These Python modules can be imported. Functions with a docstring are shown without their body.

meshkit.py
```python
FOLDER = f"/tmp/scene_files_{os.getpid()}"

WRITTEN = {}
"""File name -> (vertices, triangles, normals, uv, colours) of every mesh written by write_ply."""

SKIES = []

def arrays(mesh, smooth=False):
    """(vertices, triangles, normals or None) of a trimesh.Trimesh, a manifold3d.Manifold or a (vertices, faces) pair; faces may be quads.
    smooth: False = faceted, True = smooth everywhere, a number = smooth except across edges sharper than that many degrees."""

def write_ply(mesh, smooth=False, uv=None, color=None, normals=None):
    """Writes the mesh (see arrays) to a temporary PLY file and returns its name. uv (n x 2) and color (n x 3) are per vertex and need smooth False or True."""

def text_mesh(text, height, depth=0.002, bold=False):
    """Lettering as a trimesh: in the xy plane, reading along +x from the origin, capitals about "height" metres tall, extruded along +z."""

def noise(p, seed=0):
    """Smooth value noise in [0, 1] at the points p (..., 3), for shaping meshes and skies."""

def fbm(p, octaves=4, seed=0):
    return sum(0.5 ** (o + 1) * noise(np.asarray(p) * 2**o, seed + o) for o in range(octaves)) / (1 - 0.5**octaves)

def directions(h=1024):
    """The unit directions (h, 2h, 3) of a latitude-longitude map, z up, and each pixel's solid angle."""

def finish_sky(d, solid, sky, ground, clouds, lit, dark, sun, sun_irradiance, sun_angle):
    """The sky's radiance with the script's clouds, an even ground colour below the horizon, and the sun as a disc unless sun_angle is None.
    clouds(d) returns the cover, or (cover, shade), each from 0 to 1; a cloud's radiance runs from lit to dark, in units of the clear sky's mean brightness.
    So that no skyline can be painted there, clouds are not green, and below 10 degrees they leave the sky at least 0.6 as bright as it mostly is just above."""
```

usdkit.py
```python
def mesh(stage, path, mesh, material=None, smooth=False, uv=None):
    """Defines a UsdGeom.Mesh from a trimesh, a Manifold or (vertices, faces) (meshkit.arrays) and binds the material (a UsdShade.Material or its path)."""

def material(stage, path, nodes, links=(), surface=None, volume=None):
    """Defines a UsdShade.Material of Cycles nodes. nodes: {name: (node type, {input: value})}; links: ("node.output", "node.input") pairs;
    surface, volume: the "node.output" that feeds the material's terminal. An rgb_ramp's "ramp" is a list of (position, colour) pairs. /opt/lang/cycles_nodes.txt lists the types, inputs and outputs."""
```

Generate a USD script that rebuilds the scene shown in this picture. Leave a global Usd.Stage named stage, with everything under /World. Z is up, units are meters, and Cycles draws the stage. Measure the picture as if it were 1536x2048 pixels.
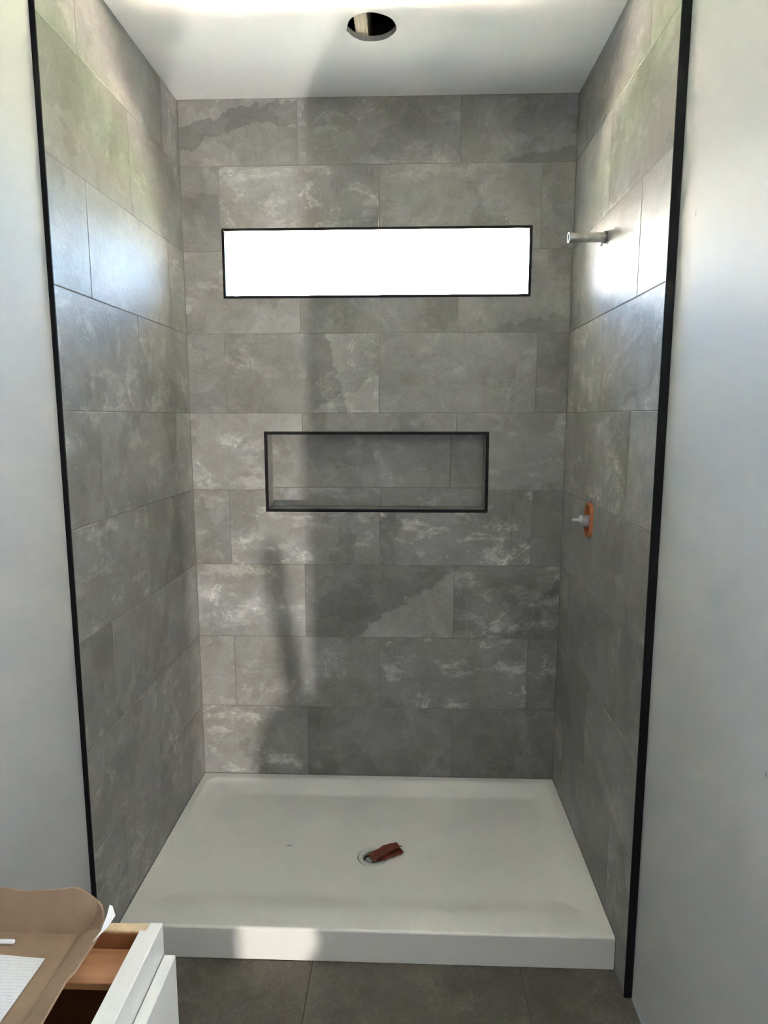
import math, numpy as np, trimesh, usdkit, meshkit
import manifold3d as m3
from shapely.geometry import Polygon, box as sbox, Point
from shapely.geometry.polygon import orient
from shapely import affinity
from pxr import Usd, UsdGeom, UsdLux, UsdShade, Gf, Sdf, Vt

rng = np.random.default_rng(7)
stage = Usd.Stage.CreateInMemory()
UsdGeom.SetStageUpAxis(stage, 'Z')
UsdGeom.SetStageMetersPerUnit(stage, 1.0)
UsdGeom.Xform.Define(stage, '/World')
UsdGeom.Scope.Define(stage, '/World/Looks')

# ------------------------------------------------------------------ camera
# x runs along the tiled back wall, y into the picture (back wall face at y = 0), z up
W, ZC, ZB, Z1, T = 1.489, 2.80, 0.106, 0.108, 0.307
CX, CY, CZ, YAW, PITCH, ROLL, FPX = 0.8705, -2.615, 1.6274, -0.0366, -0.1439, -0.0004, 1311.8
cam = UsdGeom.Camera.Define(stage, '/World/camera')
f_ = np.array([math.sin(YAW) * math.cos(PITCH), math.cos(YAW) * math.cos(PITCH), math.sin(PITCH)])
r0 = np.array([math.cos(YAW), -math.sin(YAW), 0.0]); u0 = np.cross(r0, f_)
r_ = math.cos(ROLL) * r0 + math.sin(ROLL) * u0; u_ = -math.sin(ROLL) * r0 + math.cos(ROLL) * u0
M = np.eye(4); M[0, :3], M[1, :3], M[2, :3], M[3, :3] = r_, u_, -f_, (CX, CY, CZ)
cam.AddTransformOp().Set(Gf.Matrix4d(M.tolist()))
cam.CreateHorizontalApertureAttr(24.0)
cam.CreateVerticalApertureAttr(32.0)
cam.CreateFocalLengthAttr(24.0 * FPX / 1536)
cam.CreateClippingRangeAttr(Gf.Vec2f(0.03, 500))
cam.CreateExposureAttr(6.0)

# ------------------------------------------------------------------ sky, sun, unseen low lamp, side light, added fills
SKY, SUN, LAMP, HIGH_FILL, CEILING_FILL = 1.1 / 64, 385.0 / 64, 190.0 / 64, 3.4 / 64, 2.2 / 64
SIDE = 7.0 / 64
HAZE = (8.6, 10.6, 14.2)
dome = UsdLux.DomeLight.Define(stage, '/World/sky')
sky_m = usdkit.material(stage, '/World/Looks/sky', {
    's': ('sky_texture', {'sky_type': 'multiple_scattering', 'sun_disc': False, 'sun_elevation': math.radians(52), 'sun_rotation': math.radians(200), 'altitude': 200.0, 'aerosol_density': 2.0}),
    'h': ('mix_color', {'blend_type': 'add', 'fac': 1.0, 'b': HAZE, 'use_clamp': False}),
    'b': ('background_shader', {'strength': SKY})}, [('s.color', 'h.a'), ('h.result', 'b.color')], surface='b.background')
UsdShade.MaterialBindingAPI.Apply(dome.GetPrim()).Bind(sky_m)
sun = UsdLux.DistantLight.Define(stage, '/World/sun')
sun.CreateIntensityAttr(SUN); sun.CreateNormalizeAttr(True); sun.CreateAngleAttr(0.6); sun.CreateColorAttr(Gf.Vec3f(1.0, 0.95, 0.88))
def aim(prim, d):                                   # turns a light's -z towards d
    d = np.array(d, float); d /= np.linalg.norm(d)
    up = np.array([0, 0, 1.0]) if abs(d[2]) < .95 else np.array([0, 1.0, 0])
    x = np.cross(d, up); x /= np.linalg.norm(x); y = np.cross(x, d)
    return x, y, -d
def place(l, pos, d):
    x, y, z = aim(l, d); m = np.eye(4); m[0, :3], m[1, :3], m[2, :3], m[3, :3] = x, y, z, pos
    l.AddTransformOp().Set(Gf.Matrix4d(m.tolist()))
place(sun, (0, 0, 0), (-0.72, 0.12, -1.1))
lamp = UsdLux.RectLight.Define(stage, '/World/unseen_low_light')   # out of view, low behind the camera; lights back wall and curb
lamp.CreateWidthAttr(0.04); lamp.CreateHeightAttr(0.075); lamp.CreateIntensityAttr(LAMP * 100); lamp.CreateColorAttr(Gf.Vec3f(1.0, 0.95, 0.86))
place(lamp, (2.33, -4.9, 0.14), (-0.40, 1.0, 0.12))

high_fill = UsdLux.RectLight.Define(stage, '/World/high_fill_light')   # added fill over the doorway, brightens back wall and curb
high_fill.CreateWidthAttr(0.84); high_fill.CreateHeightAttr(0.46); high_fill.CreateIntensityAttr(HIGH_FILL); high_fill.CreateColorAttr(Gf.Vec3f(1.0, 0.98, 0.95))
place(high_fill, (1.02, -2.852, 2.42), (0, 1, 0))
clamp_ = UsdLux.RectLight.Define(stage, '/World/ceiling_fill')         # added fill from overhead, brightens pan and cabinet top
clamp_.CreateWidthAttr(0.6); clamp_.CreateHeightAttr(0.6); clamp_.CreateIntensityAttr(CEILING_FILL); clamp_.CreateColorAttr(Gf.Vec3f(1.0, 0.97, 0.92))
place(clamp_, (1.12, -2.40, 2.74), (0, 0, -1))

side = UsdLux.RectLight.Define(stage, '/World/unseen_side_light')   # out of view beside the camera; lights drawer fronts and left wall
side.CreateWidthAttr(0.56); side.CreateHeightAttr(0.90); side.CreateIntensityAttr(SIDE); side.CreateColorAttr(Gf.Vec3f(0.97, 0.99, 1.0))
place(side, (1.507, -2.29, 1.60), (-1, 0, 0))

# ------------------------------------------------------------------ helpers
used = {}
def numbered(path):
    n = used.get(path, 0); used[path] = n + 1
    return path if n == 0 else f'{path}_{n:03d}'
def xf(name, label=None, cat=None, kind=None, group=None, loc=(0, 0, 0), parent='/World', rotz=0):
    p = UsdGeom.Xform.Define(stage, numbered(f'{parent}/{name}'))
    if any(loc): p.AddTranslateOp().Set(Gf.Vec3d(*map(float, loc)))
    if rotz: p.AddRotateZOp().Set(float(rotz))
    tag(p.GetPrim(), label, cat, kind, group)
    return p.GetPrim()
def tag(prim, label=None, cat=None, kind=None, group=None):
    for k, v in (('label', label), ('category', cat), ('kind', kind), ('group', group)):
        if v: prim.SetCustomDataByKey(k, v)
    return prim
def part(parent, name, mesh, mat, smooth=False, label=None):
    base = '/World' if parent is None else str(parent.GetPath())
    p = usdkit.mesh(stage, numbered(f'{base}/{name}'), mesh, mat, smooth=smooth).GetPrim()
    if label: p.SetCustomDataByKey('label', label)
    return p
def cat_(*ms): return trimesh.util.concatenate([m for m in ms])
def bx(x0, x1, y0, y1, z0, z1, r=0.0):
    lo, hi = np.minimum((x0, y0, z0), (x1, y1, z1)), np.maximum((x0, y0, z0), (x1, y1, z1))
    if r <= 0: return trimesh.creation.box(bounds=[lo, hi])
    pts = []
    for a in range(3):
        l, h = lo + r, hi - r; l[a], h[a] = lo[a], hi[a]
        pts += [(x, y, z) for x in (l[0], h[0]) for y in (l[1], h[1]) for z in (l[2], h[2])]
    return trimesh.convex.convex_hull(np.array(pts))
def rot(m, axis, deg, about=(0, 0, 0)):
    m.apply_transform(trimesh.transformations.rotation_matrix(math.radians(deg), axis, about)); return m
def cyl(p0, p1, r, n=40):
    return trimesh.creation.cylinder(radius=r, segment=[p0, p1], sections=n)
def ext(poly, h):
    return trimesh.creation.extrude_polygon(poly, h, engine='earcut')
def lathe(profile, n=48):
    return trimesh.creation.revolve(np.array(profile, float), sections=n)
def sheet(grid, thick):
    """A thin solid from a grid (n, m, 3) of points."""
    g = np.asarray(grid, float); n, m = g.shape[:2]
    du, dv = np.gradient(g, axis=0), np.gradient(g, axis=1)
    nn = np.cross(du, dv); nn /= np.maximum(np.linalg.norm(nn, axis=2, keepdims=True), 1e-9)
    a, b = (g + nn * thick / 2).reshape(-1, 3), (g - nn * thick / 2).reshape(-1, 3)
    idx = np.arange(n * m).reshape(n, m); F = []
    for i in range(n - 1):
        for j in range(m - 1):
            q = idx[i, j], idx[i + 1, j], idx[i + 1, j + 1], idx[i, j + 1]
            F += [(q[0], q[1], q[2]), (q[0], q[2], q[3])]
            k = [x + n * m for x in q]; F += [(k[0], k[2], k[1]), (k[0], k[3], k[2])]
    rim = [idx[i, 0] for i in range(n)] + [idx[n - 1, j] for j in range(1, m)] + [idx[i, m - 1] for i in range(n - 2, -1, -1)] + [idx[0, j] for j in range(m - 2, 0, -1)]
    for p, q in zip(rim, rim[1:] + rim[:1]):
        F += [(p, p + n * m, q + n * m), (p, q + n * m, q)]
    t = trimesh.Trimesh(np.vstack([a, b]), F, process=False); trimesh.repair.fix_normals(t); return t
def solid(v, f):
    t = trimesh.Trimesh(np.array(v, float), f, process=True); trimesh.repair.fix_normals(t); return t

# ------------------------------------------------------------------ materials
def mat(name, nodes, links=(), surface='p.BSDF', volume=None):
    return usdkit.material(stage, f'/World/Looks/{name}', nodes, links, surface=surface, volume=volume)
def plain(name, col, rough=0.5, metal=0.0, spec=0.5, noise=None, bump=None, **kw):
    """A principled surface, its colour broken up a little by noise (scale, amount) and its relief by bump (scale, strength, distance)."""
    N = {'p': ('principled_bsdf', {'base_color': col, 'roughness': rough, 'metallic': metal, 'specular_ior_level': spec, **kw}), 'g': ('geometry', {})}
    L = []
    if noise:
        s, a = noise
        N['n'] = ('noise_texture', {'scale': s, 'detail': 5.0, 'roughness': 0.6})
        N['r'] = ('rgb_ramp', {'ramp': [(0.3, tuple(c * (1 - a) for c in col)), (0.7, tuple(min(1, c * (1 + a)) for c in col))]})
        L += [('g.position', 'n.vector'), ('n.fac', 'r.fac'), ('r.color', 'p.base_color')]
    if bump:
        s, st, d = bump
        N['bn'] = ('noise_texture', {'scale': s, 'detail': 4.0, 'roughness': 0.6})
        N['b'] = ('bump', {'strength': st, 'distance': d})
        L += [('g.position', 'bn.vector'), ('bn.fac', 'b.height'), ('b.normal', 'p.normal')]
    return mat(name, N, L)

def slate(name, base, rough, grain=0.10, contrast=1.0, stretch=(1, 1, 1)):
    """Stone-look porcelain: clouds, cleft layers with crisp edges and pale rims, all placed per tile by the mesh's primvars
    off (offset), ea, eb, ec (two cleft lines and the tile's tone) and ek (how light or dark their far sides are, vein amount)."""
    N, L = {}, []
    def n(k, kind, ins=None, **links):
        N[k] = (kind, ins or {})
        for a, b in links.items(): L.append((b, f'{k}.{a}'))
        return k
    for a in ('off', 'ea', 'eb', 'ec', 'ek'): n(a, 'attribute', {'attribute': a})
    n('g', 'geometry')
    n('sc', 'separate_xyz', vector='ec.vector'); n('sk', 'separate_xyz', vector='ek.vector')
    n('po', 'vector_math', {'math_type': 'add'}, vector1='g.position', vector2='off.vector')
    n('P', 'mapping', {'mapping_type': 'point', 'scale': stretch}, vector='po.vector')
    n('cloud', 'noise_texture', {'scale': 3.1, 'detail': 6.0, 'roughness': 0.62, 'distortion': 0.7}, vector='P.vector')
    n('mott', 'noise_texture', {'scale': 13.0, 'detail': 8.0, 'roughness': 0.72, 'distortion': 0.4}, vector='P.vector')
    n('fine', 'noise_texture', {'scale': 110.0, 'detail': 4.0, 'roughness': 0.75}, vector='P.vector')
    n('lay', 'noise_texture', {'scale': 3.4, 'detail': 9.0, 'roughness': 0.56, 'distortion': 0.25}, vector='P.vector')
    n('lay2', 'noise_texture', {'scale': 5.2, 'detail': 10.0, 'roughness': 0.62, 'distortion': 0.9}, vector='P.vector')
    n('jag', 'noise_texture', {'scale': 17.0, 'detail': 7.0, 'roughness': 0.62}, vector='P.vector')
    def rng_(k, src, a, b, c, d): return n(k, 'map_range', {'range_type': 'linear', 'from_min': a, 'from_max': b, 'to_min': c, 'to_max': d, 'clamp': True}, value=src)
    def mul(k, a, b): return n(k, 'math', {'math_type': 'multiply'}, value1=a, value2=b)
    def add(k, a, b): return n(k, 'math', {'math_type': 'add'}, value1=a, value2=b)
    c = contrast
    rng_('m_cloud', 'cloud.fac', .3, .7, 1 - .20 * c, 1 + .20 * c)
    rng_('m_mott', 'mott.fac', .3, .7, 1 - .17 * c, 1 + .17 * c)
    rng_('m_fine', 'fine.fac', .3, .7, 1 - grain, 1 + grain)
    rng_('m_lay', 'lay.fac', .56, .57, 1.0, 1 - .15 * c)      # a cleft plane: one sharp step down
    rng_('m_lay2', 'lay2.fac', .60, .612, 1.0, 1 + .12 * c)
    # pale broken rims where a layer ends
    n('rd', 'math', {'math_type': 'subtract', 'value2': .609}, value1='lay2.fac'); n('ra', 'math', {'math_type': 'absolute'}, value1='rd.value')
    rng_('rim', 'ra.value', 0.0, .02, 1.0, 0.0); rng_('rimn', 'mott.fac', .45, .58, 0.0, .60)
    mul('rim2', 'rim.result', 'rimn.result'); mul('rim3', 'rim2.value', 'sk.z'); n('rim4', 'math', {'math_type': 'add', 'value2': 1.0}, value1='rim3.value')
    # pale flakes, as many as the tile has
    n('flm', 'mapping', {'mapping_type': 'point', 'scale': (.62, .62, 1.25)}, vector='po.vector')
    n('fln', 'noise_texture', {'scale': 9.0, 'detail': 10.0, 'roughness': .70, 'distortion': .22}, vector='flm.vector')
    rng_('fl', 'fln.fac', .53, .64, 0.0, .55); mul('fl2', 'fl.result', 'sk.z'); n('fl3', 'math', {'math_type': 'add', 'value2': 1.0}, value1='fl2.value')
    # two explicit cleft lines
    n('jg', 'math', {'math_type': 'subtract', 'value2': .5}, value1='jag.fac'); n('jg1', 'math', {'math_type': 'multiply', 'value2': .09}, value1='jg.value')
    n('jh', 'math', {'math_type': 'subtract', 'value2': .5}, value1='lay.fac'); n('jh1', 'math', {'math_type': 'multiply', 'value2': .16}, value1='jh.value'); add('jw', 'jg1.value', 'jh1.value')
    for q, cc, kk in (('ea', 'sc.x', 'sk.x'), ('eb', 'sc.y', 'sk.y')):
        n(q + 'd', 'vector_math', {'math_type': 'dot_product'}, vector1='g.position', vector2=q + '.vector')
        add(q + '1', q + 'd.value', cc); add(q + '2', q + '1.value', 'jw.value')
        rng_(q + 'm', q + '2.value', -.001, .003, 0.0, 1.0); mul(q + '3', q + 'm.result', kk); n(q + '4', 'math', {'math_type': 'add', 'value2': 1.0}, value1=q + '3.value')
    cur = 'sc.z'
    for i, v in enumerate(('m_cloud.result', 'm_mott.result', 'm_fine.result', 'm_lay.result', 'm_lay2.result', 'rim4.value', 'fl3.value', 'ea4.value', 'eb4.value')):
        mul(f't{i}', cur, v); cur = f't{i}.value'
    n('hue', 'rgb_ramp', {'ramp': [(.35, tuple(np.array(base) * (1.02, 1.0, .95))), (.65, tuple(np.array(base) * (.97, 1.0, 1.04)))]}, fac='cloud.fac')
    n('tc', 'combine_xyz', x=cur, y=cur, z=cur)
    n('col', 'vector_math', {'math_type': 'multiply'}, vector1='hue.color', vector2='tc.vector')
    n('p', 'principled_bsdf', {'roughness': rough, 'specular_ior_level': .34}, base_color='col.vector')
    rng_('rr', 'mott.fac', .3, .7, rough - .06, rough + .08); L.append(('rr.result', 'p.roughness'))
    n('h1', 'math', {'math_type': 'multiply', 'value2': .35}, value1='fine.fac'); add('h3', 'h1.value', 'mott.fac')
    n('b', 'bump', {'strength': .28, 'distance': .006}, height='h3.value'); L.append(('b.normal', 'p.normal'))
    return mat(name, N, L)

WARM = np.array((1.0, .955, .905))
M_TILE = slate('wall_stone', tuple(.285 * WARM), .45)
M_FLOOR = slate('floor_stone', (.125, .108, .088), .45, grain=.22, contrast=1.0)
M_GROUT = plain('grout', (.20, .19, .175), .9, noise=(60, .12))
M_DRY = plain('painted_drywall', (.55, .55, .545), .6, spec=.12, noise=(1.5, .02), bump=(240, .08, .001))
M_CEIL = plain('ceiling_paint', (.92, .92, .91), .8, bump=(260, .08, .001))
M_CORE = plain('gypsum_core', (.42, .40, .37), .95, noise=(90, .15))
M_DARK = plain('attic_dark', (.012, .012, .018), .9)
M_BLACK = plain('black_metal', (.004, .004, .005), .5, spec=.22)
M_ACR = plain('white_acrylic', (.78, .77, .735), .2, noise=(220, .03), bump=(420, .10, .0006))
M_CHROME = plain('worn_chrome', (.62, .61, .57), .22, metal=1.0, noise=(70, .25))
M_BRASS = plain('grey_metal', (.45, .45, .45), .35, metal=.9, noise=(80, .15))
M_ORANGE = plain('orange_plastic', (.46, .15, .05), .55, noise=(90, .2))
M_GREYP = plain('grey_plastic', (.33, .32, .34), .5, noise=(120, .12))
M_PALEP = plain('pale_plastic', (.60, .62, .62), .4)
M_CARD = plain('cardboard', (.31, .21, .135), .9, noise=(26, .10), bump=(300, .15, .0008))
M_CARDE = plain('cardboard_edge', (.44, .34, .23), .95, noise=(120, .15))
M_WHITE = plain('white_lacquer', (.72, .72, .69), .35)
M_PLY = mat('orange_plywood', {'g': ('geometry', {}), 'm': ('mapping', {'scale': (1.2, 14.0, 14.0)}), 'n': ('noise_texture', {'scale': 5.0, 'detail': 6.0, 'distortion': .6}),
    'r': ('rgb_ramp', {'ramp': [(.3, (.46, .21, .09)), (.7, (.62, .32, .155))]}), 'p': ('principled_bsdf', {'roughness': .5})},
    [('g.position', 'm.vector'), ('m.vector', 'n.vector'), ('n.fac', 'r.fac'), ('r.color', 'p.base_color')])
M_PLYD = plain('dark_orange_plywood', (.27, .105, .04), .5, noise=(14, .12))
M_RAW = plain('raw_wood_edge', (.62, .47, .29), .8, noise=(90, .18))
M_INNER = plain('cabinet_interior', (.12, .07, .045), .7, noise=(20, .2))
M_PINE = mat('pine_joist', {'g': ('geometry', {}), 'm': ('mapping', {'scale': (60.0, 3.0, 60.0)}), 'n': ('noise_texture', {'scale': 3.0, 'detail': 5.0, 'distortion': .5}),
    'r': ('rgb_ramp', {'ramp': [(.3, (.72, .58, .43)), (.7, (.90, .80, .66))]}), 'p': ('principled_bsdf', {'roughness': .8})},
    [('g.position', 'm.vector'), ('m.vector', 'n.vector'), ('n.fac', 'r.fac'), ('r.color', 'p.base_color')])
M_PAPER = mat('printed_paper', {'g': ('geometry', {}), 'm': ('mapping', {'scale': (16.0, 118.0, 1.0)}), 's': ('separate_xyz', {}),
    'n': ('noise_texture', {'scale': 9.0, 'detail': 3.0}), 'mm': ('mapping', {'scale': (30.0, 4.0, 1.0)}),
    'w': ('wave_texture', {'wave_type': 'bands', 'bands_direction': 'y', 'scale': 62.0, 'distortion': .0}), 'a': ('math', {'math_type': 'multiply'}),
    'r': ('rgb_ramp', {'ramp': [(.36, (.74, .74, .76)), (.60, (.56, .57, .60))]}), 'p': ('principled_bsdf', {'roughness': .7})},
    [('g.position', 'm.vector'), ('m.vector', 'n.vector'), ('g.position', 'w.vector'), ('w.fac', 'a.value1'), ('n.fac', 'a.value2'), ('a.value', 'r.fac'), ('r.color', 'p.base_color')])
M_LABEL = plain('white_label', (.80, .79, .82), .6)
M_TAPE = plain('red_brown_tape', (.17, .036, .018), .5, noise=(40, .35), bump=(90, .4, .002))
M_RAG = plain('grey_rag', (.30, .30, .29), .9, noise=(70, .4))
M_DRAIN = plain('drain_ring', (.62, .63, .60), .35, noise=(90, .06))
M_PIPE = plain('drain_pipe', (.10, .10, .095), .6)
M_VINYL = plain('white_vinyl', (.82, .82, .82), .4)
M_GLASS = mat('window_glass', {'f': ('fresnel', {'IOR': 1.45}), 't': ('transparent_bsdf', {'color': (.96, .98, .97)}), 'gl': ('glossy_bsdf', {'roughness': .0, 'color': (1, 1, 1)}), 'x': ('mix_closure', {})},
    [('f.fac', 'x.fac'), ('t.BSDF', 'x.closure1'), ('gl.BSDF', 'x.closure2')], surface='x.closure')
M_LAWN = plain('lawn', (.052, .094, .028), .9, noise=(1.2, .3))
M_SOIL = plain('tan_gravel', (.86, .71, .62), .95, noise=(4, .08))
M_FIELD = plain('dry_field', (.055, .058, .030), .95, noise=(.5, .2))
M_SIDE = plain('neighbour_siding', (.17, .17, .168), .7)
M_ROOF = plain('roof_shingle', (.20, .19, .18), .9, noise=(6, .2))
M_WINDK = plain('dark_pane', (.03, .035, .04), .1)
M_EXT = plain('exterior_stucco', (.55, .5, .43), .9)

# ------------------------------------------------------------------ tiles
G = 0.002
def ring_inset(r, d):
    e = np.roll(r, -1, 0) - r; e /= np.linalg.norm(e, axis=1, keepdims=True)
    nrm = np.stack([-e[:, 1], e[:, 0]], 1); a, b = np.roll(nrm, 1, 0), nrm
    return r + d * (a + b) / np.maximum(1 + (a * b).sum(1, keepdims=True), .15)
def tile_mesh(poly, to3, thick=.009, ch=.0013):
    """poly in wall coordinates; to3(uv, depth) with depth 0 on the face and growing into the wall."""
    poly = orient(poly, 1.0)
    V, F, n = [], [], 0
    inner = []
    for ring in (poly.exterior, *poly.interiors):
        r = np.array(ring.coords)[:-1]; ri = ring_inset(r, ch); inner.append(ri); k = len(r)
        for pts, d in ((r, thick), (r, ch), (ri, 0.0)): V.append(to3(pts, d))
        for lvl in range(2):
            for i in range(k):
                a, b = n + lvl * k + i, n + lvl * k + (i + 1) % k; F += [(a, b, b + k), (a, b + k, a + k)]
        n += 3 * k
    for q, d in ((Polygon(inner[0], inner[1:]), 0.0), (poly, thick)):
        v, f = trimesh.creation.triangulate_polygon(q, engine='earcut')
        V.append(to3(np.asarray(v)[:, :2], d)); F += [tuple(x + n for x in t) for t in f]; n += len(v)
    t = trimesh.Trimesh(np.vstack(V), F, process=True); t.merge_vertices(digits_vertex=6); trimesh.repair.fix_normals(t)
    return t
def primvars(prim, off, tone, ea=None, eb=None, vein=1.0):
    """ea, eb: (direction 3, constant, gain)"""
    n = len(UsdGeom.Mesh(prim).GetPointsAttr().Get()); api = UsdGeom.PrimvarsAPI(prim)
    ea = ea or ((0, 0, 0), -1.0, 0.0); eb = eb or ((0, 0, 0), -1.0, 0.0)
    for k, v in (('off', off), ('ea', ea[0]), ('eb', eb[0]), ('ec', (ea[1], eb[1], tone)), ('ek', (ea[2], eb[2], vein))):
        a = np.tile(np.asarray(v, np.float32), (n, 1))
        api.CreatePrimvar(k, Sdf.ValueTypeNames.Vector3fArray, 'vertex').Set(Vt.Vec3fArray.FromNumpy(a))
def line(axis, p, q, gain):
    """A cleft line through p and q in wall coordinates (u, z); the gain applies below/right of it."""
    (u0, v0), (u1, v1) = p, q
    nx, nz = (v1 - v0), -(u1 - u0); l = math.hypot(nx, nz); nx, nz = nx / l, nz / l
    d = (nx, 0, nz) if axis == 'x' else (0, nx, nz)
    return d, -(nx * u0 + nz * v0), gain
def lay_tiles(parent, name, cells, to3, special, mat_, axis, cut=None, seedbase=0):
    for key, poly in cells:
        if cut is not None: poly = poly.difference(cut)
        for pl in (getattr(poly, 'geoms', None) or [poly]):
            if pl.is_empty or pl.area < 2e-5: continue
            pr = part(parent, name, tile_mesh(pl, to3), mat_)
            s = special.get(key, {}); rg = np.random.default_rng(seedbase + hash((key[0] + 50) * 131 + key[1] * 17) % 100003)
            off = s.get('off', tuple(rg.uniform(-30, 30, 3))); tone = s.get('tone', float(rg.uniform(.86, 1.12)))
            primvars(pr, off, tone, s.get('ea'), s.get('eb'), s.get('vein', float(rg.uniform(.2, 1.0))))
def courses(u0, u1, joints_even, joints_odd, ks, zlo, zhi):
    out = []
    for k in ks:
        js = [u0 - 9] + [j for j in (joints_even if k % 2 == 0 else joints_odd) if u0 < j < u1] + [u1 + 9]
        for i, (a, b) in enumerate(zip(js, js[1:])):
            out.append(((k, i), sbox(max(u0, a + G / 2), max(zlo, Z1 + k * T + G / 2), min(u1, b - G / 2), min(zhi, Z1 + (k + 1) * T - G / 2))))
    return out

# --- back wall
WX0, WX1, WZ0, WZ1 = .153, 1.334, 2.083, 2.340          # window opening
NX0, NX1, NZ0, NZ1, ND = .297, 1.189, 1.248, 1.569, .10  # niche opening, depth
wall_back = xf('wall_back', 'stone-look tiled wall with a long window slot and a recessed niche', 'wall', 'structure')
win = sbox(WX0, WZ0, WX1, WZ1); nic = sbox(NX0, NZ0, NX1, NZ1)
def to_back(uv, d): return np.stack([uv[:, 0], np.full(len(uv), float(d)), uv[:, 1]], 1)
sp = {}
sp[(8, 0)] = dict(tone=1.08, ea=line('x', (0, 2.70), (.42, 2.79), -.33), eb=line('x', (0, 2.64), (.45, 2.705), .42), vein=.2)
sp[(8, 1)] = dict(tone=.92, vein=.8)
sp[(8, 2)] = dict(tone=.93, ea=line('x', (1.15, 2.555), (1.5, 2.625), -.28), vein=.15)
sp[(7, 0)] = dict(tone=.86, vein=.3)
sp[(7, 1)] = dict(tone=1.02, vein=1.0, ea=line('x', (.62, 2.30), (.55, 2.56), -.16))
sp[(7, 2)] = dict(tone=1.0, vein=.5)
sp[(7, 3)] = dict(tone=.84, ea=line('x', (1.37, 2.45), (1.45, 2.36), .16), vein=.4)
sp[(6, 0)] = dict(tone=.92, vein=1.0)
sp[(6, 1)] = dict(tone=.95, vein=.2)
sp[(6, 2)] = dict(tone=1.0, ea=line('x', (1.10, 1.955), (1.5, 2.02), -.2), vein=.2)
sp[(5, 0)] = dict(tone=.80, vein=.2)
sp[(5, 1)] = dict(tone=1.12, ea=line('x', (.55, 1.98), (.62, 1.63), -.30), eb=line('x', (.45, 1.63), (.80, 1.80), .42), vein=.5)
sp[(5, 2)] = dict(tone=1.02, vein=.25)
sp[(5, 3)] = dict(tone=.82, vein=.3)
sp[(4, 0)] = dict(tone=1.0, vein=.8)
sp[(4, 1)] = dict(tone=1.0, vein=.5)
sp[(4, 2)] = dict(tone=.97, vein=.7)
sp[(3, 0)] = dict(tone=.96, vein=.8)
sp[(3, 1)] = dict(tone=1.0, vein=1.2)
sp[(3, 2)] = dict(tone=.94, vein=1.9)
sp[(3, 3)] = dict(tone=.80, vein=.2)
sp[(2, 0)] = dict(tone=1.05, vein=.9)
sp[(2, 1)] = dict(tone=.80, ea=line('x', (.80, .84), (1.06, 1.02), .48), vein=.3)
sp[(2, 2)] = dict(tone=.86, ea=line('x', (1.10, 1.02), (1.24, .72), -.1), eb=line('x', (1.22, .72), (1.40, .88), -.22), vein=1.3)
sp[(1, 0)] = dict(tone=1.05, vein=.6)
sp[(1, 1)] = dict(tone=.98, vein=.5)
sp[(1, 2)] = dict(tone=.92, vein=1.6)
sp[(1, 3)] = dict(tone=.74, vein=1.0)
sp[(0, 0)] = dict(tone=1.04, vein=1.5)
sp[(0, 1)] = dict(tone=.84, vein=.15)
sp[(0, 2)] = dict(tone=.80, vein=.1)
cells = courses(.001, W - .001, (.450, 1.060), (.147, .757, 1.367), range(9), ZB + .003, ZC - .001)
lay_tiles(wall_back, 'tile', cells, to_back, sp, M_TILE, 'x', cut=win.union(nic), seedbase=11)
core = sbox(-.02, -.3, W + .03, ZC + .02).difference(win).difference(nic)
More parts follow.
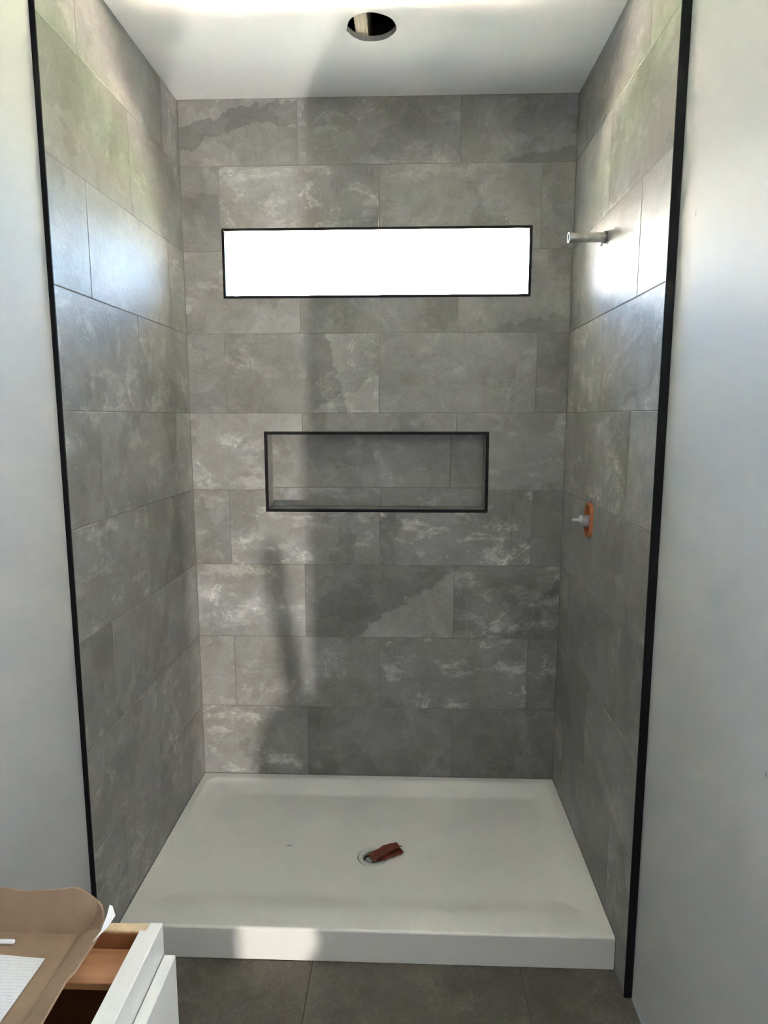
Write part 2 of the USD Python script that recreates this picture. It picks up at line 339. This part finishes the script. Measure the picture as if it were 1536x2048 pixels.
def wall_y(poly, y0, y1):                                   # extrude an (x, z) polygon from y0 to y1
    m = ext(poly, y1 - y0); v = m.vertices.copy(); m.vertices = np.stack([v[:, 0], y0 + v[:, 2], v[:, 1]], 1); m.invert(); trimesh.repair.fix_normals(m); return m
part(wall_back, 'grout', wall_y(sbox(-.001, ZB - .02, W + .001, ZC).difference(win).difference(nic), .0012, .012), M_GROUT)
part(wall_back, 'wall_core', wall_y(sbox(-.02, -.3, W + .03, ZC + .02).difference(win).difference(nic), .012, ND + .013), M_CORE)
part(wall_back, 'outer_wall', wall_y(sbox(-1.5, -.4, 4.2, 3.3).difference(win), ND + .013, .135), M_EXT)
# niche lining
nb = [((20, 0), sbox(NX0 + .002, 1.337, 1.044, NZ1 - .002)), ((20, 1), sbox(1.046, 1.337, NX1 - .002, NZ1 - .002)),
      ((20, 2), sbox(NX0 + .002, NZ0 + .010, .757, 1.335)), ((20, 3), sbox(.759, NZ0 + .010, NX1 - .002, 1.335))]
lay_tiles(wall_back, 'niche_tile', nb, lambda uv, d: np.stack([uv[:, 0], np.full(len(uv), ND + d), uv[:, 1]], 1),
          {(20, 0): dict(tone=1.05, vein=.4), (20, 1): dict(tone=1.0, vein=.3), (20, 2): dict(tone=.86, vein=.8), (20, 3): dict(tone=.86, vein=.8)}, M_TILE, 'x', seedbase=12)
lay_tiles(wall_back, 'niche_tile', [((21, 0), sbox(NX0 + .002, .003, NX1 - .002, ND - .001))], lambda uv, d: np.stack([uv[:, 0], uv[:, 1], np.full(len(uv), NZ0 + .010 - d)], 1), {(21, 0): dict(tone=.9, vein=.5)}, M_TILE, 'x')
lay_tiles(wall_back, 'niche_tile', [((21, 1), sbox(NX0 + .002, .003, NX1 - .002, ND - .001))], lambda uv, d: np.stack([uv[:, 0], uv[:, 1], np.full(len(uv), NZ1 - .010 + d)], 1), {(21, 1): dict(tone=.9)}, M_TILE, 'x')
lay_tiles(wall_back, 'niche_tile', [((21, 2), sbox(.003, NZ0 + .011, ND - .001, NZ1 - .011))], lambda uv, d: np.stack([np.full(len(uv), NX0 + .011 - d), uv[:, 0], uv[:, 1]], 1), {(21, 2): dict(tone=.95)}, M_TILE, 'x')
lay_tiles(wall_back, 'niche_tile', [((21, 3), sbox(.003, NZ0 + .011, ND - .001, NZ1 - .011))], lambda uv, d: np.stack([np.full(len(uv), NX1 - .011 + d), uv[:, 0], uv[:, 1]], 1), {(21, 3): dict(tone=.95)}, M_TILE, 'x')
part(wall_back, 'niche_grout', cat_(bx(NX0 + .0005, NX1 - .0005, ND + .0015, ND + .012, NZ0, NZ1)), M_GROUT)

# --- left wall
YL, YR = -.972, -.947
wall_left = xf('wall_left', 'left wall, stone-look tile inside the shower and plain pale drywall this side of the black strip', 'wall', 'structure')
def to_left(uv, d): return np.stack([np.full(len(uv), -float(d)), uv[:, 0], uv[:, 1]], 1)
sl = {(4, 2): dict(tone=.95, ea=line('y', (-.20, 1.336), (-.11, 1.66), .2), vein=.5), (3, 1): dict(tone=.95, ea=line('y', (-.36, 1.03), (-.22, 1.34), -.22), vein=.6),
      (3, 0): dict(tone=1.0, vein=.9), (5, 0): dict(tone=.98, vein=.9), (6, 1): dict(tone=1.05, vein=.2), (6, 0): dict(tone=1.0, vein=.2), (7, 0): dict(tone=1.0, vein=.2), (7, 1): dict(tone=.95, vein=.6), (8, 1): dict(tone=1.03, vein=.2)}
cells = courses(YL, -.001, (-.775, -.165), (-.470,), range(9), ZB + .003, ZC - .001)
cells.append(((-1, 0), sbox(YL, .003, -.862, Z1 - .001)))
lay_tiles(wall_left, 'tile', cells, to_left, sl, M_TILE, 'y', seedbase=31)
part(wall_left, 'grout', bx(-.0012, -.0125, YL, .0, 0, ZC), M_GROUT)
part(wall_left, 'drywall', bx(-.012, -.14, -2.98, .15, -.02, ZC + .02), M_DRY)

# --- right wall
wall_right = xf('wall_right', 'right wall, stone-look tile inside the shower and plain pale drywall this side of the black strip', 'wall', 'structure')
def to_right(uv, d): return np.stack([np.full(len(uv), W + float(d)), uv[:, 0], uv[:, 1]], 1)
VY, VZ = -.392, 1.281
def stadium(h, hw, n=10):
    return affinity.translate(affinity.scale(Point(0, 0).buffer(1, 12), hw, hw).union(affinity.translate(Point(0, 0).buffer(hw, 12), 0, 0)), 0, 0) if h <= hw else Polygon([(-hw, -(h - hw)), (hw, -(h - hw)), (hw, h - hw), (-hw, h - hw)]).union(Point(0, h - hw).buffer(hw, 12)).union(Point(0, -(h - hw)).buffer(hw, 12))
valve_hole = affinity.translate(stadium(.060, .036), VY, VZ)
AY, AZ = -.424, 2.187
arm_hole = Point(AY, AZ).buffer(.0175, 12)
sr = {(5, 1): dict(tone=.98, ea=line('y', (-.70, 1.64), (-.95, 1.80), .18), vein=1.0), (5, 0): dict(tone=.98, ea=line('y', (-.95, 1.72), (-.70, 1.64), .2), vein=.7),
      (6, 1): dict(tone=1.0, vein=.1), (6, 0): dict(tone=1.0, vein=.3), (7, 0): dict(tone=1.0, vein=.5), (7, 1): dict(tone=1.0, vein=.6), (4, 1): dict(tone=.95, vein=1.0), (4, 0): dict(tone=1.08, vein=.2), (2, 1): dict(tone=.9, vein=.5)}
cells = courses(YR, -.001, (-.745, -.135), (-.440,), range(9), ZB + .003, ZC - .001)
cells.append(((-1, 0), sbox(YR, .003, -.862, Z1 - .001)))
lay_tiles(wall_right, 'tile', cells, to_right, sr, M_TILE, 'y', cut=valve_hole.union(arm_hole), seedbase=47)
gm = ext(sbox(YR, 0, 0, ZC).difference(valve_hole).difference(arm_hole), .0205); v = gm.vertices.copy(); gm.vertices = np.stack([W + .0012 + v[:, 2], v[:, 0], v[:, 1]], 1); trimesh.repair.fix_normals(gm)
part(wall_right, 'grout', gm, M_GROUT)
dm = ext(sbox(-2.74, -.02, .15, ZC + .02).difference(valve_hole).difference(arm_hole), .10); v = dm.vertices.copy(); dm.vertices = np.stack([W + .0217 + v[:, 2], v[:, 0], v[:, 1]], 1); trimesh.repair.fix_normals(dm)
part(wall_right, 'drywall', dm, M_DRY)
part(wall_right, 'paint_mark', cat_(bx(W + .0214, W + .0224, -1.046, -1.041, 2.072, 2.086, .0004), bx(W + .0214, W + .0224, -1.506, -1.498, .992, 1.001, .0004)), M_GREYP)

# --- black edge trims
for nm, lab, x0, x1, y0, y1 in (('trim_1', 'black metal edge strip ending the left tiled wall', -.0125, .0012, YL - .006, YL - .0003), ('trim_2', 'black metal edge strip ending the right tiled wall', W - .0012, W + .0214, YR - .006, YR - .0003)):
    t = xf(nm, lab, 'edge trim', 'structure')
    part(t, 'edge_strip', bx(x0, x1, y0, y1, .001, ZC - .001, .0012), M_BLACK)
def frame_trim(nm, lab, x0, x1, z0, z1, w, depth):
    t = xf(nm, lab, 'edge trim', 'structure')
    for poly in (Polygon([(x0, z1), (x1, z1), (x1 - w, z1 - w), (x0 + w, z1 - w)]), Polygon([(x0, z0), (x1, z0), (x1 - w, z0 + w), (x0 + w, z0 + w)]),
                 Polygon([(x0, z0), (x0, z1), (x0 + w, z1 - w), (x0 + w, z0 + w)]), Polygon([(x1, z0), (x1, z1), (x1 - w, z1 - w), (x1 - w, z0 + w)])):
        part(t, 'edge_strip', wall_y(poly.buffer(-.0002), -.0015, depth), M_BLACK)
frame_trim('trim_3', 'thin black metal frame around the bright window slot', WX0 - .0008, WX1 + .0008, WZ0 - .0008, WZ1 + .0008, .0095, .012)
frame_trim('trim_4', 'thin black metal frame around the recessed wall niche', NX0 - .001, NX1 + .001, NZ0 - .001, NZ1 + .001, .0125, .0025)

# --- window
w1 = xf('window_1', 'long narrow window slot glaring white with daylight', 'window', 'structure')
a, b, c, d = WX0 + .0005, WX1 - .0005, WZ0 + .0005, WZ1 - .0005
t = .008
for nm, m in (('reveal', bx(a, b, .0125, .072, d - t, d)), ('reveal', bx(a, b, .0125, .072, c, c + t)), ('reveal', bx(a, a + t, .0125, .072, c + t, d - t)), ('reveal', bx(b - t, b, .0125, .072, c + t, d - t))):
    part(w1, nm, m, M_VINYL)
fr = .012
for m in (bx(a + t, b - t, .072, .100, d - t - fr, d - t, .002), bx(a + t, b - t, .072, .100, c + t, c + t + fr, .002), bx(a + t, a + t + fr, .072, .100, c + t + fr, d - t - fr, .002), bx(b - t - fr, b - t, .072, .100, c + t + fr, d - t - fr, .002)):
    part(w1, 'window_frame', m, M_VINYL)
part(w1, 'pane', bx(a + t + fr - .003, b - t - fr + .003, .084, .088, c + t + fr - .003, d - t - fr + .003), M_GLASS)

# --- ceiling with the round cut-out
ceiling = xf('ceiling', 'pale painted ceiling with a round hole cut for a light', 'ceiling', 'structure')
HX, HY, HR = .753, -.431, .0755
th = np.linspace(0, 2 * np.pi, 65)[:-1]; rr = HR * (1 + .012 * np.sin(3 * th + 1) + .008 * np.sin(7 * th)) + np.where(np.abs(th - 3.0) < .06, .003, 0)
hole = Polygon(np.stack([HX + rr * np.cos(th), HY + rr * np.sin(th)], 1))
cm = ext(sbox(-.14, -6.1, 3.7, .20).difference(hole), .016); cm.apply_translation((0, 0, ZC))
# painted face and raw gypsum edge are told apart by a thin skin
skin = ext(sbox(-.012, -6.0, 3.6, .012).difference(hole), .0012); skin.apply_translation((0, 0, ZC - .0012 + .0012))
part(ceiling, 'ceiling_board', cm, M_CEIL)
rim_ = ext(hole.buffer(.0002).difference(hole.buffer(-.0012)), .0155); rim_.apply_translation((0, 0, ZC + .0004))
part(ceiling, 'cut_edge', rim_, M_CORE)
part(ceiling, 'joist', bx(.700, .739, -1.6, .15, ZC + .0165, ZC + .20, .002), M_PINE, label='pale pine joist seen through the hole')
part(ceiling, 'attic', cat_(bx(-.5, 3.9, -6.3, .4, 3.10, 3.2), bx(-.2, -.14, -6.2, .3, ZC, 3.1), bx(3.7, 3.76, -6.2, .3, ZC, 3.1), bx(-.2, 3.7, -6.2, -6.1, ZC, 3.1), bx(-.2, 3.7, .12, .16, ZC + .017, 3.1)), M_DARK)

# --- floor
floor = xf('floor', 'dark brown-grey stone-look floor tiles before the shower base', 'floor', 'structure')
fl = []
for i, (x0, x1) in enumerate(((-.02, .590), (.590, 1.212), (1.212, 1.834))):
    for j, (y0, y1) in enumerate(((-1.46, -.84), (-2.08, -1.46), (-2.70, -2.08), (-3.32, -2.70))):
        fl.append(((60 + j, i), sbox(x0 + G / 2, y0 + G / 2, min(x1 - G / 2, W + .02 if y1 > -2.7 else 9), y1 - G / 2)))
lay_tiles(floor, 'tile', fl, lambda uv, d: np.stack([uv[:, 0], uv[:, 1], np.full(len(uv), -float(d))], 1), {(60, 0): dict(tone=1.0, vein=.2), (60, 1): dict(tone=1.08, vein=.2), (60, 2): dict(tone=1.0, vein=.2)}, M_FLOOR, 'y', seedbase=71)
part(floor, 'grout', bx(-.14, W + .02, -3.32, .1, -.0014, -.02), plain('floor_grout', (.07, .06, .05), .9))
part(floor, 'hall_floor', bx(-.14, 3.7, -6.1, -3.32, -.02, -.001), plain('hall_floor', (.38, .33, .27), .6))

# --- out of view behind the camera: doorway, hall and blockers shaping the light
wr = xf('wall_rear', 'unseen rear wall with a doorway, out of view behind the camera', 'wall', 'structure')  # out of view; its opening lets the low lamp reach the back wall
part(wr, 'drywall', cat_(bx(-.14, .56, -2.98, -2.86, -.02, ZC + .01), bx(.56, 1.5105, -2.98, -2.86, 2.10, ZC + .01)), M_DRY)
blocker = xf('unseen_blocker', 'unseen dark blocker behind the camera, shaping the shadow low on the back wall', 'blocker')  # out of view, outline cut to shape the shadow on curb and wall
bp = Polygon([(1.508, .0), (1.40, .0), (1.415, .06), (1.438, .10), (1.42, .143), (1.449, .234), (1.487, .274), (1.508, .285)]).buffer(-.004).buffer(.004)
bm = ext(bp, .10); v = bm.vertices.copy(); bm.vertices = np.stack([v[:, 0], -2.80 + v[:, 2], v[:, 1] + .001], 1); trimesh.repair.fix_normals(bm)
part(blocker, 'blocker_body', bm, plain('blocker_dark', (.05, .05, .055), .9))
part(blocker, 'blocker_rod', cyl((1.490, -2.75, .25), (1.444, -2.75, .56), .019), M_RAW)  # out of view, casts the slanted stripe on the back wall
d1 = xf('door_1', 'unseen white door leaf behind the camera, shading the left wall', 'door', 'structure', loc=(.565, -2.90, 0), rotz=-8)  # out of view, keeps the low lamp off the left wall like a person
part(d1, 'door_leaf', bx(0, .862, -.04, 0, .012, 2.06, .002), M_WHITE)
part(d1, 'door_handle', cat_(cyl((.79, 0, 1.0), (.79, .05, 1.0), .011), bx(.68, .80, .045, .062, .99, 1.01, .004)), M_BRASS)
w2 = xf('window_2', 'frame around the unseen side light, out of view beside the camera', 'window', 'structure')  # border for the unseen side light, out of view
for m in (bx(1.490, 1.5105, -2.60, -1.98, 2.05, 2.08, .002), bx(1.490, 1.5105, -2.60, -1.98, 1.12, 1.15, .002), bx(1.490, 1.5105, -2.60, -2.57, 1.15, 2.05, .002), bx(1.490, 1.5105, -2.01, -1.98, 1.15, 2.05, .002)): part(w2, 'window_frame', m, M_VINYL)
w3 = xf('window_3', 'added frame around the fill light over the doorway, out of view', 'window', 'structure')  # added border for the fill light over the doorway
for m in (bx(.57, 1.47, -2.8595, -2.84, 2.65, 2.68, .002), bx(.57, 1.47, -2.8595, -2.84, 2.16, 2.19, .002), bx(.57, .60, -2.8595, -2.84, 2.19, 2.65, .002), bx(1.44, 1.47, -2.8595, -2.84, 2.19, 2.65, .002)): part(w3, 'window_frame', m, M_VINYL)
cl = xf('added_ceiling_panel', 'added flat square housing for the ceiling fill, out of view', 'light')  # added housing for the overhead fill, out of view
part(cl, 'housing', bx(.81, 1.43, -2.71, -2.09, 2.742, 2.7995, .004), M_WHITE)
wl = xf('unseen_lamp', 'unseen small low lamp behind the camera, lighting the back wall and curb', 'light')  # housing for the unseen low lamp, out of view
part(wl, 'housing', rot(bx(2.27, 2.39, -4.99, -4.915, .03, .20, .006), (0, 0, 1), 21.8, (2.33, -4.9, .1)), M_BLACK)
part(wl, 'stand', bx(2.27, 2.39, -5.0, -4.90, .001, .028, .004), M_BLACK)
wh = xf('wall_hall', 'unseen walls of the hall behind the doorway', 'wall', 'structure')
part(wh, 'drywall', cat_(bx(1.62, 3.7, -2.74, -2.62, -.02, ZC + .01), bx(3.6, 3.72, -6.1, -2.74, -.02, ZC + .01), bx(-.14, 3.7, -6.1, -6.0, -.02, ZC + .01), bx(-.14, -.02, -6.1, -2.98, -.02, ZC + .01)), M_DRY)

# --- outside
lawn = xf('ground', 'ground outside the window, gravel by the house and lawn beyond', 'ground', 'structure')
part(lawn, 'gravel', bx(-40, 40, .136, 4.6, -.5, -.30), M_SOIL)
part(lawn, 'lawn', bx(-40, 40, 4.6, 9.0, -.5, -.29), M_LAWN)
part(lawn, 'dry_field', bx(-60, 60, 9.0, 90, -.5, -.30), M_FIELD)

nh = xf('unseen_house', 'house lost in the window glare, placed to brighten the right wall', 'house')  # hardly visible outside, placed to strengthen the glare on the right wall
part(nh, 'facade', bx(-17, -3.2, 7.6, 14, -.5, 2.9), M_SIDE)
rf = trimesh.convex.convex_hull(np.array([(x, y, z) for x in (-17.4, -2.8) for y, z in ((7.1, 2.8), (7.1, 2.95), (14.5, 2.8), (14.5, 2.95), (10.8, 4.6))])); part(nh, 'roof', rf, M_ROOF)
for x in (-5.6, -9.2, -13.0):
    part(nh, 'window', bx(x - .7, x + .7, 7.55, 7.62, .7, 2.0, .02), M_WINDK)

# ------------------------------------------------------------------ shower base
base = xf('shower_pan', 'white acrylic shower pan with a low front curb', 'shower pan', loc=(0, 0, 0))
YF = -.858; DX, DY = .750, -.480
nx, ny = 150, 100
xs = np.concatenate([[.0008], np.linspace(.003, W - .003, nx), [W - .0008]]); ys = np.concatenate([np.linspace(YF + .0005, YF + .012, 7)[:-1], np.linspace(YF + .012, -.0008, ny)])
X, Y = np.meshgrid(xs, ys, indexing='ij')
def sst(t): t = np.clip(t, 0, 1); return t * t * (3 - 2 * t)
def inner_d(X, Y, m_side, m_back, m_front, r):     # distance inside a rounded rectangle
    ax, bx_ = m_side, W - m_side; ay, by = YF + m_front, -m_back
    qx = np.abs(X - (ax + bx_) / 2) - ((bx_ - ax) / 2 - r); qy = np.abs(Y - (ay + by) / 2) - ((by - ay) / 2 - r)
    return -(np.hypot(np.maximum(qx, 0), np.maximum(qy, 0)) + np.minimum(np.maximum(qx, qy), 0) - r)
dd = inner_d(X, Y, .028, .030, .072, .045)
back_ = sst((Y + .60) / .45)                          # 0 at the front curb, 1 at the back: the back slope is short and steep
wid = .105 - .025 * back_
DROP = lambda y: .016 + .013 * sst((y + .86) / .80)
tt = np.clip(dd / wid, 0, 1); lin = np.clip((tt - .04) / .90, 0, 1)
drop = DROP(Y) * ((1 - back_) * sst(tt) + back_ * (.8 * lin + .2 * sst(tt)))
dr = np.hypot(X - DX, Y - DY)
Zt = ZB - drop - .010 * sst(dd / .30) * np.clip(1 - dr / .75, 0, 1)
e = np.clip((Y - YF) / .010, 0, 1); Zt -= .010 * (1 - np.sqrt(np.clip(1 - (1 - e) ** 2, 0, 1)))
nX, nY = X.shape; top = np.stack([X, Y, Zt], -1).reshape(-1, 3); bot = top.copy(); bot[:, 2] = .002
idx = np.arange(nX * nY).reshape(nX, nY); q = np.stack([idx[:-1, :-1], idx[1:, :-1], idx[1:, 1:], idx[:-1, 1:]], -1).reshape(-1, 4)
F = np.vstack([q[:, [0, 1, 2]], q[:, [0, 2, 3]]]); n0 = nX * nY
rimi = list(idx[:, 0]) + list(idx[-1, 1:]) + list(idx[-2::-1, -1]) + list(idx[0, -2:0:-1])
side = [(p + n0, q_ + n0, q_) for p, q_ in zip(rimi, rimi[1:] + rimi[:1])] + [(p + n0, q_, p) for p, q_ in zip(rimi, rimi[1:] + rimi[:1])]
pan = trimesh.Trimesh(np.vstack([top, bot]), np.vstack([F, F[:, ::-1] + n0, np.array(side)]), process=False); trimesh.repair.fix_normals(pan)
pm = m3.Manifold(m3.Mesh(pan.vertices.astype(np.float32), pan.faces.astype(np.uint32)))
hole_c = m3.Manifold.cylinder(.5, .0528, .0528, 64).translate((DX, DY, -.1))
cutpan = pm - hole_c
mm = cutpan.to_mesh(); pan = trimesh.Trimesh(mm.vert_properties[:, :3], mm.tri_verts, process=True)
part(base, 'tray', pan, M_ACR, smooth=35)
zd = float(ZB - DROP(DY) - .010)
ring = lathe([(.0335, -.012), (.0335, .0005), (.0350, .0022), (.049, .0028), (.0502, .0015), (.0502, -.012), (.0335, -.012)], 64); ring.apply_translation((DX, DY, zd))
part(base, 'drain_ring', ring, M_DRAIN, smooth=30, label='pale grey drain ring')
pipe = lathe([(.0335, -.06), (.0335, -.011), (.0365, -.011), (.0365, -.064), (.0001, -.064), (.0001, -.060), (.0335, -.06)], 48); pipe.apply_translation((DX, DY, zd))
part(base, 'drain_pipe', pipe, M_PIPE, smooth=30, label='dark open drain pipe')
part(base, 'scratch', bx(.436, .452, -.4335, -.431, ZB - float(DROP(-.432)) - .012, ZB - float(DROP(-.432)) - .0035), M_GREYP)

# ------------------------------------------------------------------ tape and rag in the drain
P0, P1 = np.array((.752, -.500)), np.array((.846, -.444)); ax_ = (P1 - P0); Ls = np.linalg.norm(ax_); ax_ /= Ls; pr_ = np.array((-ax_[1], ax_[0]))
def strip(s0, s1, w0, w1, height, n=40, m=17, sd=0):
    g = np.zeros((n, m, 3))
    for i, s in enumerate(np.linspace(s0, s1, n)):
        for j, w in enumerate(np.linspace(w0, w1, m)):
            xy = P0 + ax_ * (s * Ls) + pr_ * w
            g[i, j] = (*xy, zd + height(s, w) + -.5 * 0 + .006 * (meshkit.noise(np.array([s * 6, w * 110, sd])) - .5) + .003 * (meshkit.noise(np.array([s * 17, w * 300, sd])) - .5))
    return sheet(g, .0012)
tape = xf('tape_strip', 'crumpled red-brown strip of tape folded over the drain', 'tape')
part(tape, 'upper_fold', strip(-.06, 1.0, -.023, .022, lambda s, w: .0135 + .013 * math.sin(math.pi * min(max(s, 0), 1) * .8) + .010 * abs(w / .02) * (w < 0) * s, sd=1), M_TAPE, smooth=50)
part(tape, 'lower_fold', strip(.12, 1.03, -.027, .010, lambda s, w: .0085 + .003 * s, sd=4), M_TAPE, smooth=50)
rag = trimesh.creation.icosphere(subdivisions=4, radius=1.0); v = rag.vertices * (.020, .014, .010); v = v * (1 + .7 * (meshkit.fbm(rag.vertices * 2.3 + 5, 4, 3)[:, None] - .5)); rag.vertices = v + (DX - .004, DY - .008, zd - .006)
tag(part(None, 'rag_scrap', rag, M_RAG, smooth=60), 'crumpled grey scrap of rag stuffed in the drain', 'rag')

# ------------------------------------------------------------------ shower arm stub and valve on the right wall
XT = 1.373
arm = xf('shower_pipe_stub', 'short worn chrome pipe stub sticking out of the right tiled wall', 'pipe')
ro, ri = .0148, .0128
tube = lathe([(ro, 0), (ro, .155), (ro - .0006, .157), (ri, .157), (ri, .012), (.0001, .012), (.0001, 0), (ro, 0)], 48)
rot(tube, (0, 1, 0), -90); tube.apply_translation((XT + .157, AY, AZ))
part(arm, 'pipe', tube, M_CHROME, smooth=30)
rimt = lathe([(ri - .0005, 0), (ro + .0008, 0), (ro + .0008, .003), (ri - .0005, .003), (ri - .0005, 0)], 48); rot(rimt, (0, 1, 0), -90); rimt.apply_translation((XT + .002, AY, AZ))
part(arm, 'end_ring', rimt, M_PALEP, smooth=30, label='pale rim of the open end')
col = lathe([(ro, 0), (ro + .003, 0), (ro + .003, .007), (ro, .007), (ro, 0)], 40); rot(col, (0, 1, 0), -90); col.apply_translation((W - .003, AY, AZ))
part(arm, 'collar', col, M_BRASS, smooth=30)
part(arm, 'clip', bx(W - .016, W - .010, AY - .004, AY + .004, AZ - .027, AZ - .013, .0012), M_CHROME)

val = xf('shower_valve', 'orange plastic valve guard ring with a grey cartridge in the right tiled wall', 'valve')
def to_valve(m):                                        # local z -> out of the wall (-x), local x -> -y? keep u = y, v = z
    v = m.vertices.copy(); m.vertices = np.stack([W + .012 - v[:, 2], VY + v[:, 0], VZ + v[:, 1]], 1); trimesh.repair.fix_normals(m); return m
outer, inn = stadium(.0595, .0355), stadium(.0525, .0285)
g_ = ext(outer.difference(inn), .021)
part(val, 'guard_ring', to_valve(g_), M_ORANGE)
bead = ext(stadium(.0605, .0365).difference(inn), .004); bead.apply_translation((0, 0, .019)); part(val, 'rim_bead', to_valve(bead), M_ORANGE)
backp = ext(inn, .004); part(val, 'back_plate', to_valve(backp), plain('dark_orange', (.10, .02, .012), .7), label='dark red-brown back of the guard')
bd = trimesh.creation.cylinder(radius=.0205, height=.036, sections=32); bd.apply_translation((0, -.004, .022)); part(val, 'cartridge', to_valve(bd), M_GREYP, smooth=30, label='grey plastic cartridge')
fx = ext(Polygon([(.013 * math.cos(t), .013 * math.sin(t)) for t in np.linspace(0, 2 * np.pi, 7)[:-1]]), .010); fx.apply_translation((0, .004, .038)); part(val, 'collar_nut', to_valve(fx), M_PALEP, label='pale grey collar nut')
st = bx(-.006, .006, -.004, .004, .040, .072, .0015); part(val, 'stem', to_valve(st), M_PALEP, label='pale grey stem')
lug = bx(-.005, .005, .0585, .067, .006, .014, .001); part(val, 'mounting_lug', to_valve(lug), M_PIPE)

# ------------------------------------------------------------------ vanity cabinet (no worktop yet)
van = xf('vanity_cabinet', 'white vanity cabinet without its worktop, lower left corner', 'cabinet')
YE, VYE = -1.722, -2.70
part(van, 'end_panel', bx(.004, .486, YE - .016, YE, .10, .853, .001), M_WHITE)
part(van, 'end_panel_edge', bx(.004, .486, YE - .0162, YE - .0002, .853, .8575, .0008), M_RAW, label='raw wood top edge of the end panel')
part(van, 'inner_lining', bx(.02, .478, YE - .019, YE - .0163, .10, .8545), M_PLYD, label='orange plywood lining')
part(van, 'corner_brace', bx(.02, .4685, YE - .081, YE - .0192, .818, .830, .001), M_PLY, label='tan plywood corner brace')
part(van, 'top_rail', cat_(bx(.478, .498, VYE, YE, .70, .860, .0016), bx(.469, .480, VYE, YE - .017, .70, .8598)), M_WHITE)
dfr = part(van, 'drawer_front', bx(.4995, .5175, -2.20, -1.727, .50, .810, .0016), M_WHITE)
part(van, 'drawer_front', bx(.4995, .5175, -2.20, -1.727, .13, .494, .0016), M_WHITE)
part(van, 'front_frame', bx(.470, .498, VYE, YE - .02, .10, .70), M_WHITE)
part(van, 'back_panel', bx(.004, .018, VYE, YE - .02, .10, .853), M_PLY)
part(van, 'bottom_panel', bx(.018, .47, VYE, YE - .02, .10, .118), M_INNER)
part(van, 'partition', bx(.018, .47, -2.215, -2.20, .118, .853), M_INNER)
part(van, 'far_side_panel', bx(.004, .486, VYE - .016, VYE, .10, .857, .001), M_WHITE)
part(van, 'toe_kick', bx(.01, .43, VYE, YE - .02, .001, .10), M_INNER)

# ------------------------------------------------------------------ cardboard box on the cabinet
cb = xf('cardboard_box', 'opened shallow cardboard box lying on the white cabinet', 'box')
zf = .8625; YB = -1.752; XR = .384; YN = -2.26
part(cb, 'box_floor', bx(.03, XR, YN, YB, zf - .003 + .0005, zf + .0008), M_CARD)
n = 40
g = np.zeros((n, 7, 3))
for i, x in enumerate(np.linspace(.03, .400, n)):
    h = (1 - .42 * float(np.clip((x - .372) / .03, 0, 1)) ** 1.5) * .066 + .004 * math.sin(x * 31 + 1.2) + .0035 * (meshkit.noise(np.array([x * 40, 0, 0])) - .5) - .0 * x
    for j, t in enumerate(np.linspace(0, 1, 7)):
        g[i, j] = (x + (.012 * t if x > .36 else 0) * (x - .36) / .04, YB + .010 * t + .002 * math.sin(x * 18) * t, zf + h * t)
part(cb, 'end_flap', sheet(g, .0032), M_CARD, smooth=50)
# folded corner between the end flap and the side flap
c0 = np.array((XR, YB, zf)); tops = np.array([(.410, YB + .010, zf + .046), (.416, YB + .007, zf + .042), (.421, YB + .001, zf + .037), (.426, YB - .010, zf + .034), (.430, YB - .028, zf + .030)])
g = np.zeros((len(tops), 6, 3))
for i, tp in enumerate(tops):
    for j, t in enumerate(np.linspace(.04, 1, 6)): g[i, j] = c0 + (tp - c0) * t + np.array((.004, .003, -.003)) * math.sin(math.pi * t)
part(cb, 'corner_fold', sheet(g, .003), M_CARD, smooth=50)
n = 34; g = np.zeros((n, 7, 3))
for i, y in enumerate(np.linspace(YB - .006, YN, n)):
    lift = .031 + .004 * math.sin((y + 1.75) * 40) * math.exp((y + 1.75) * 8)
    for j, t in enumerate(np.linspace(0, 1, 7)):
        g[i, j] = (XR + .046 * t - .004 * t * (y < -1.85) , y - .022 * t * math.exp((y + 1.75) * 25), zf + lift * (t ** .8))
part(cb, 'side_flap', sheet(g, .0032), M_CARD, smooth=50)
part(cb, 'near_flap', sheet(np.array([[(x, YN - .012 * t, zf + .05 * t) for t in np.linspace(0, 1, 4)] for x in np.linspace(.03, XR, 8)]), .0032), M_CARD)
part(cb, 'wall_flap', sheet(np.array([[(.030 - .012 * t, y, zf + .06 * t) for t in np.linspace(0, 1, 4)] for y in np.linspace(YN, YB, 8)]), .0032), M_CARD)
lb = np.array([[(.4285, -1.800, .8935), (.429, -1.799, .8937)], [(.4335, -1.785, .8975), (.441, -1.779, .899)], [(.4335, -1.765, .906), (.4455, -1.764, .905)], [(.4325, -1.753, .913), (.437, -1.754, .912)]])
part(cb, 'torn_label', sheet(lb, .0008), M_LABEL, label='torn white label sticking up')
ps = np.zeros((14, 14, 3))
for i, a_ in enumerate(np.linspace(0, 1, 14)):
    for j, b_ in enumerate(np.linspace(0, 1, 14)):
        ps[i, j] = (.150 + .208 * a_ - .022 * b_ * .3 * 1.0, -1.7895 - .0055 * a_ * 2 - .275 * b_, zf + .0022 + .0012 * (1 + math.sin(a_ * 5 + b_ * 3)))
tag(part(None, 'instruction_sheet', sheet(ps, .0005), M_PAPER, smooth=60), 'white printed sheet of paper lying in the cardboard box', 'paper')
stick = trimesh.creation.capsule(height=.11, radius=.0036, count=[16, 12]); rot(stick, (0, 1, 0), 90); rot(stick, (0, 0, 1), 1); stick.apply_translation((.2405, -1.7765, zf + .0048))
tag(part(None, 'white_stick', stick, M_LABEL, smooth=60), 'thin white plastic stick lying in the cardboard box', 'stick')
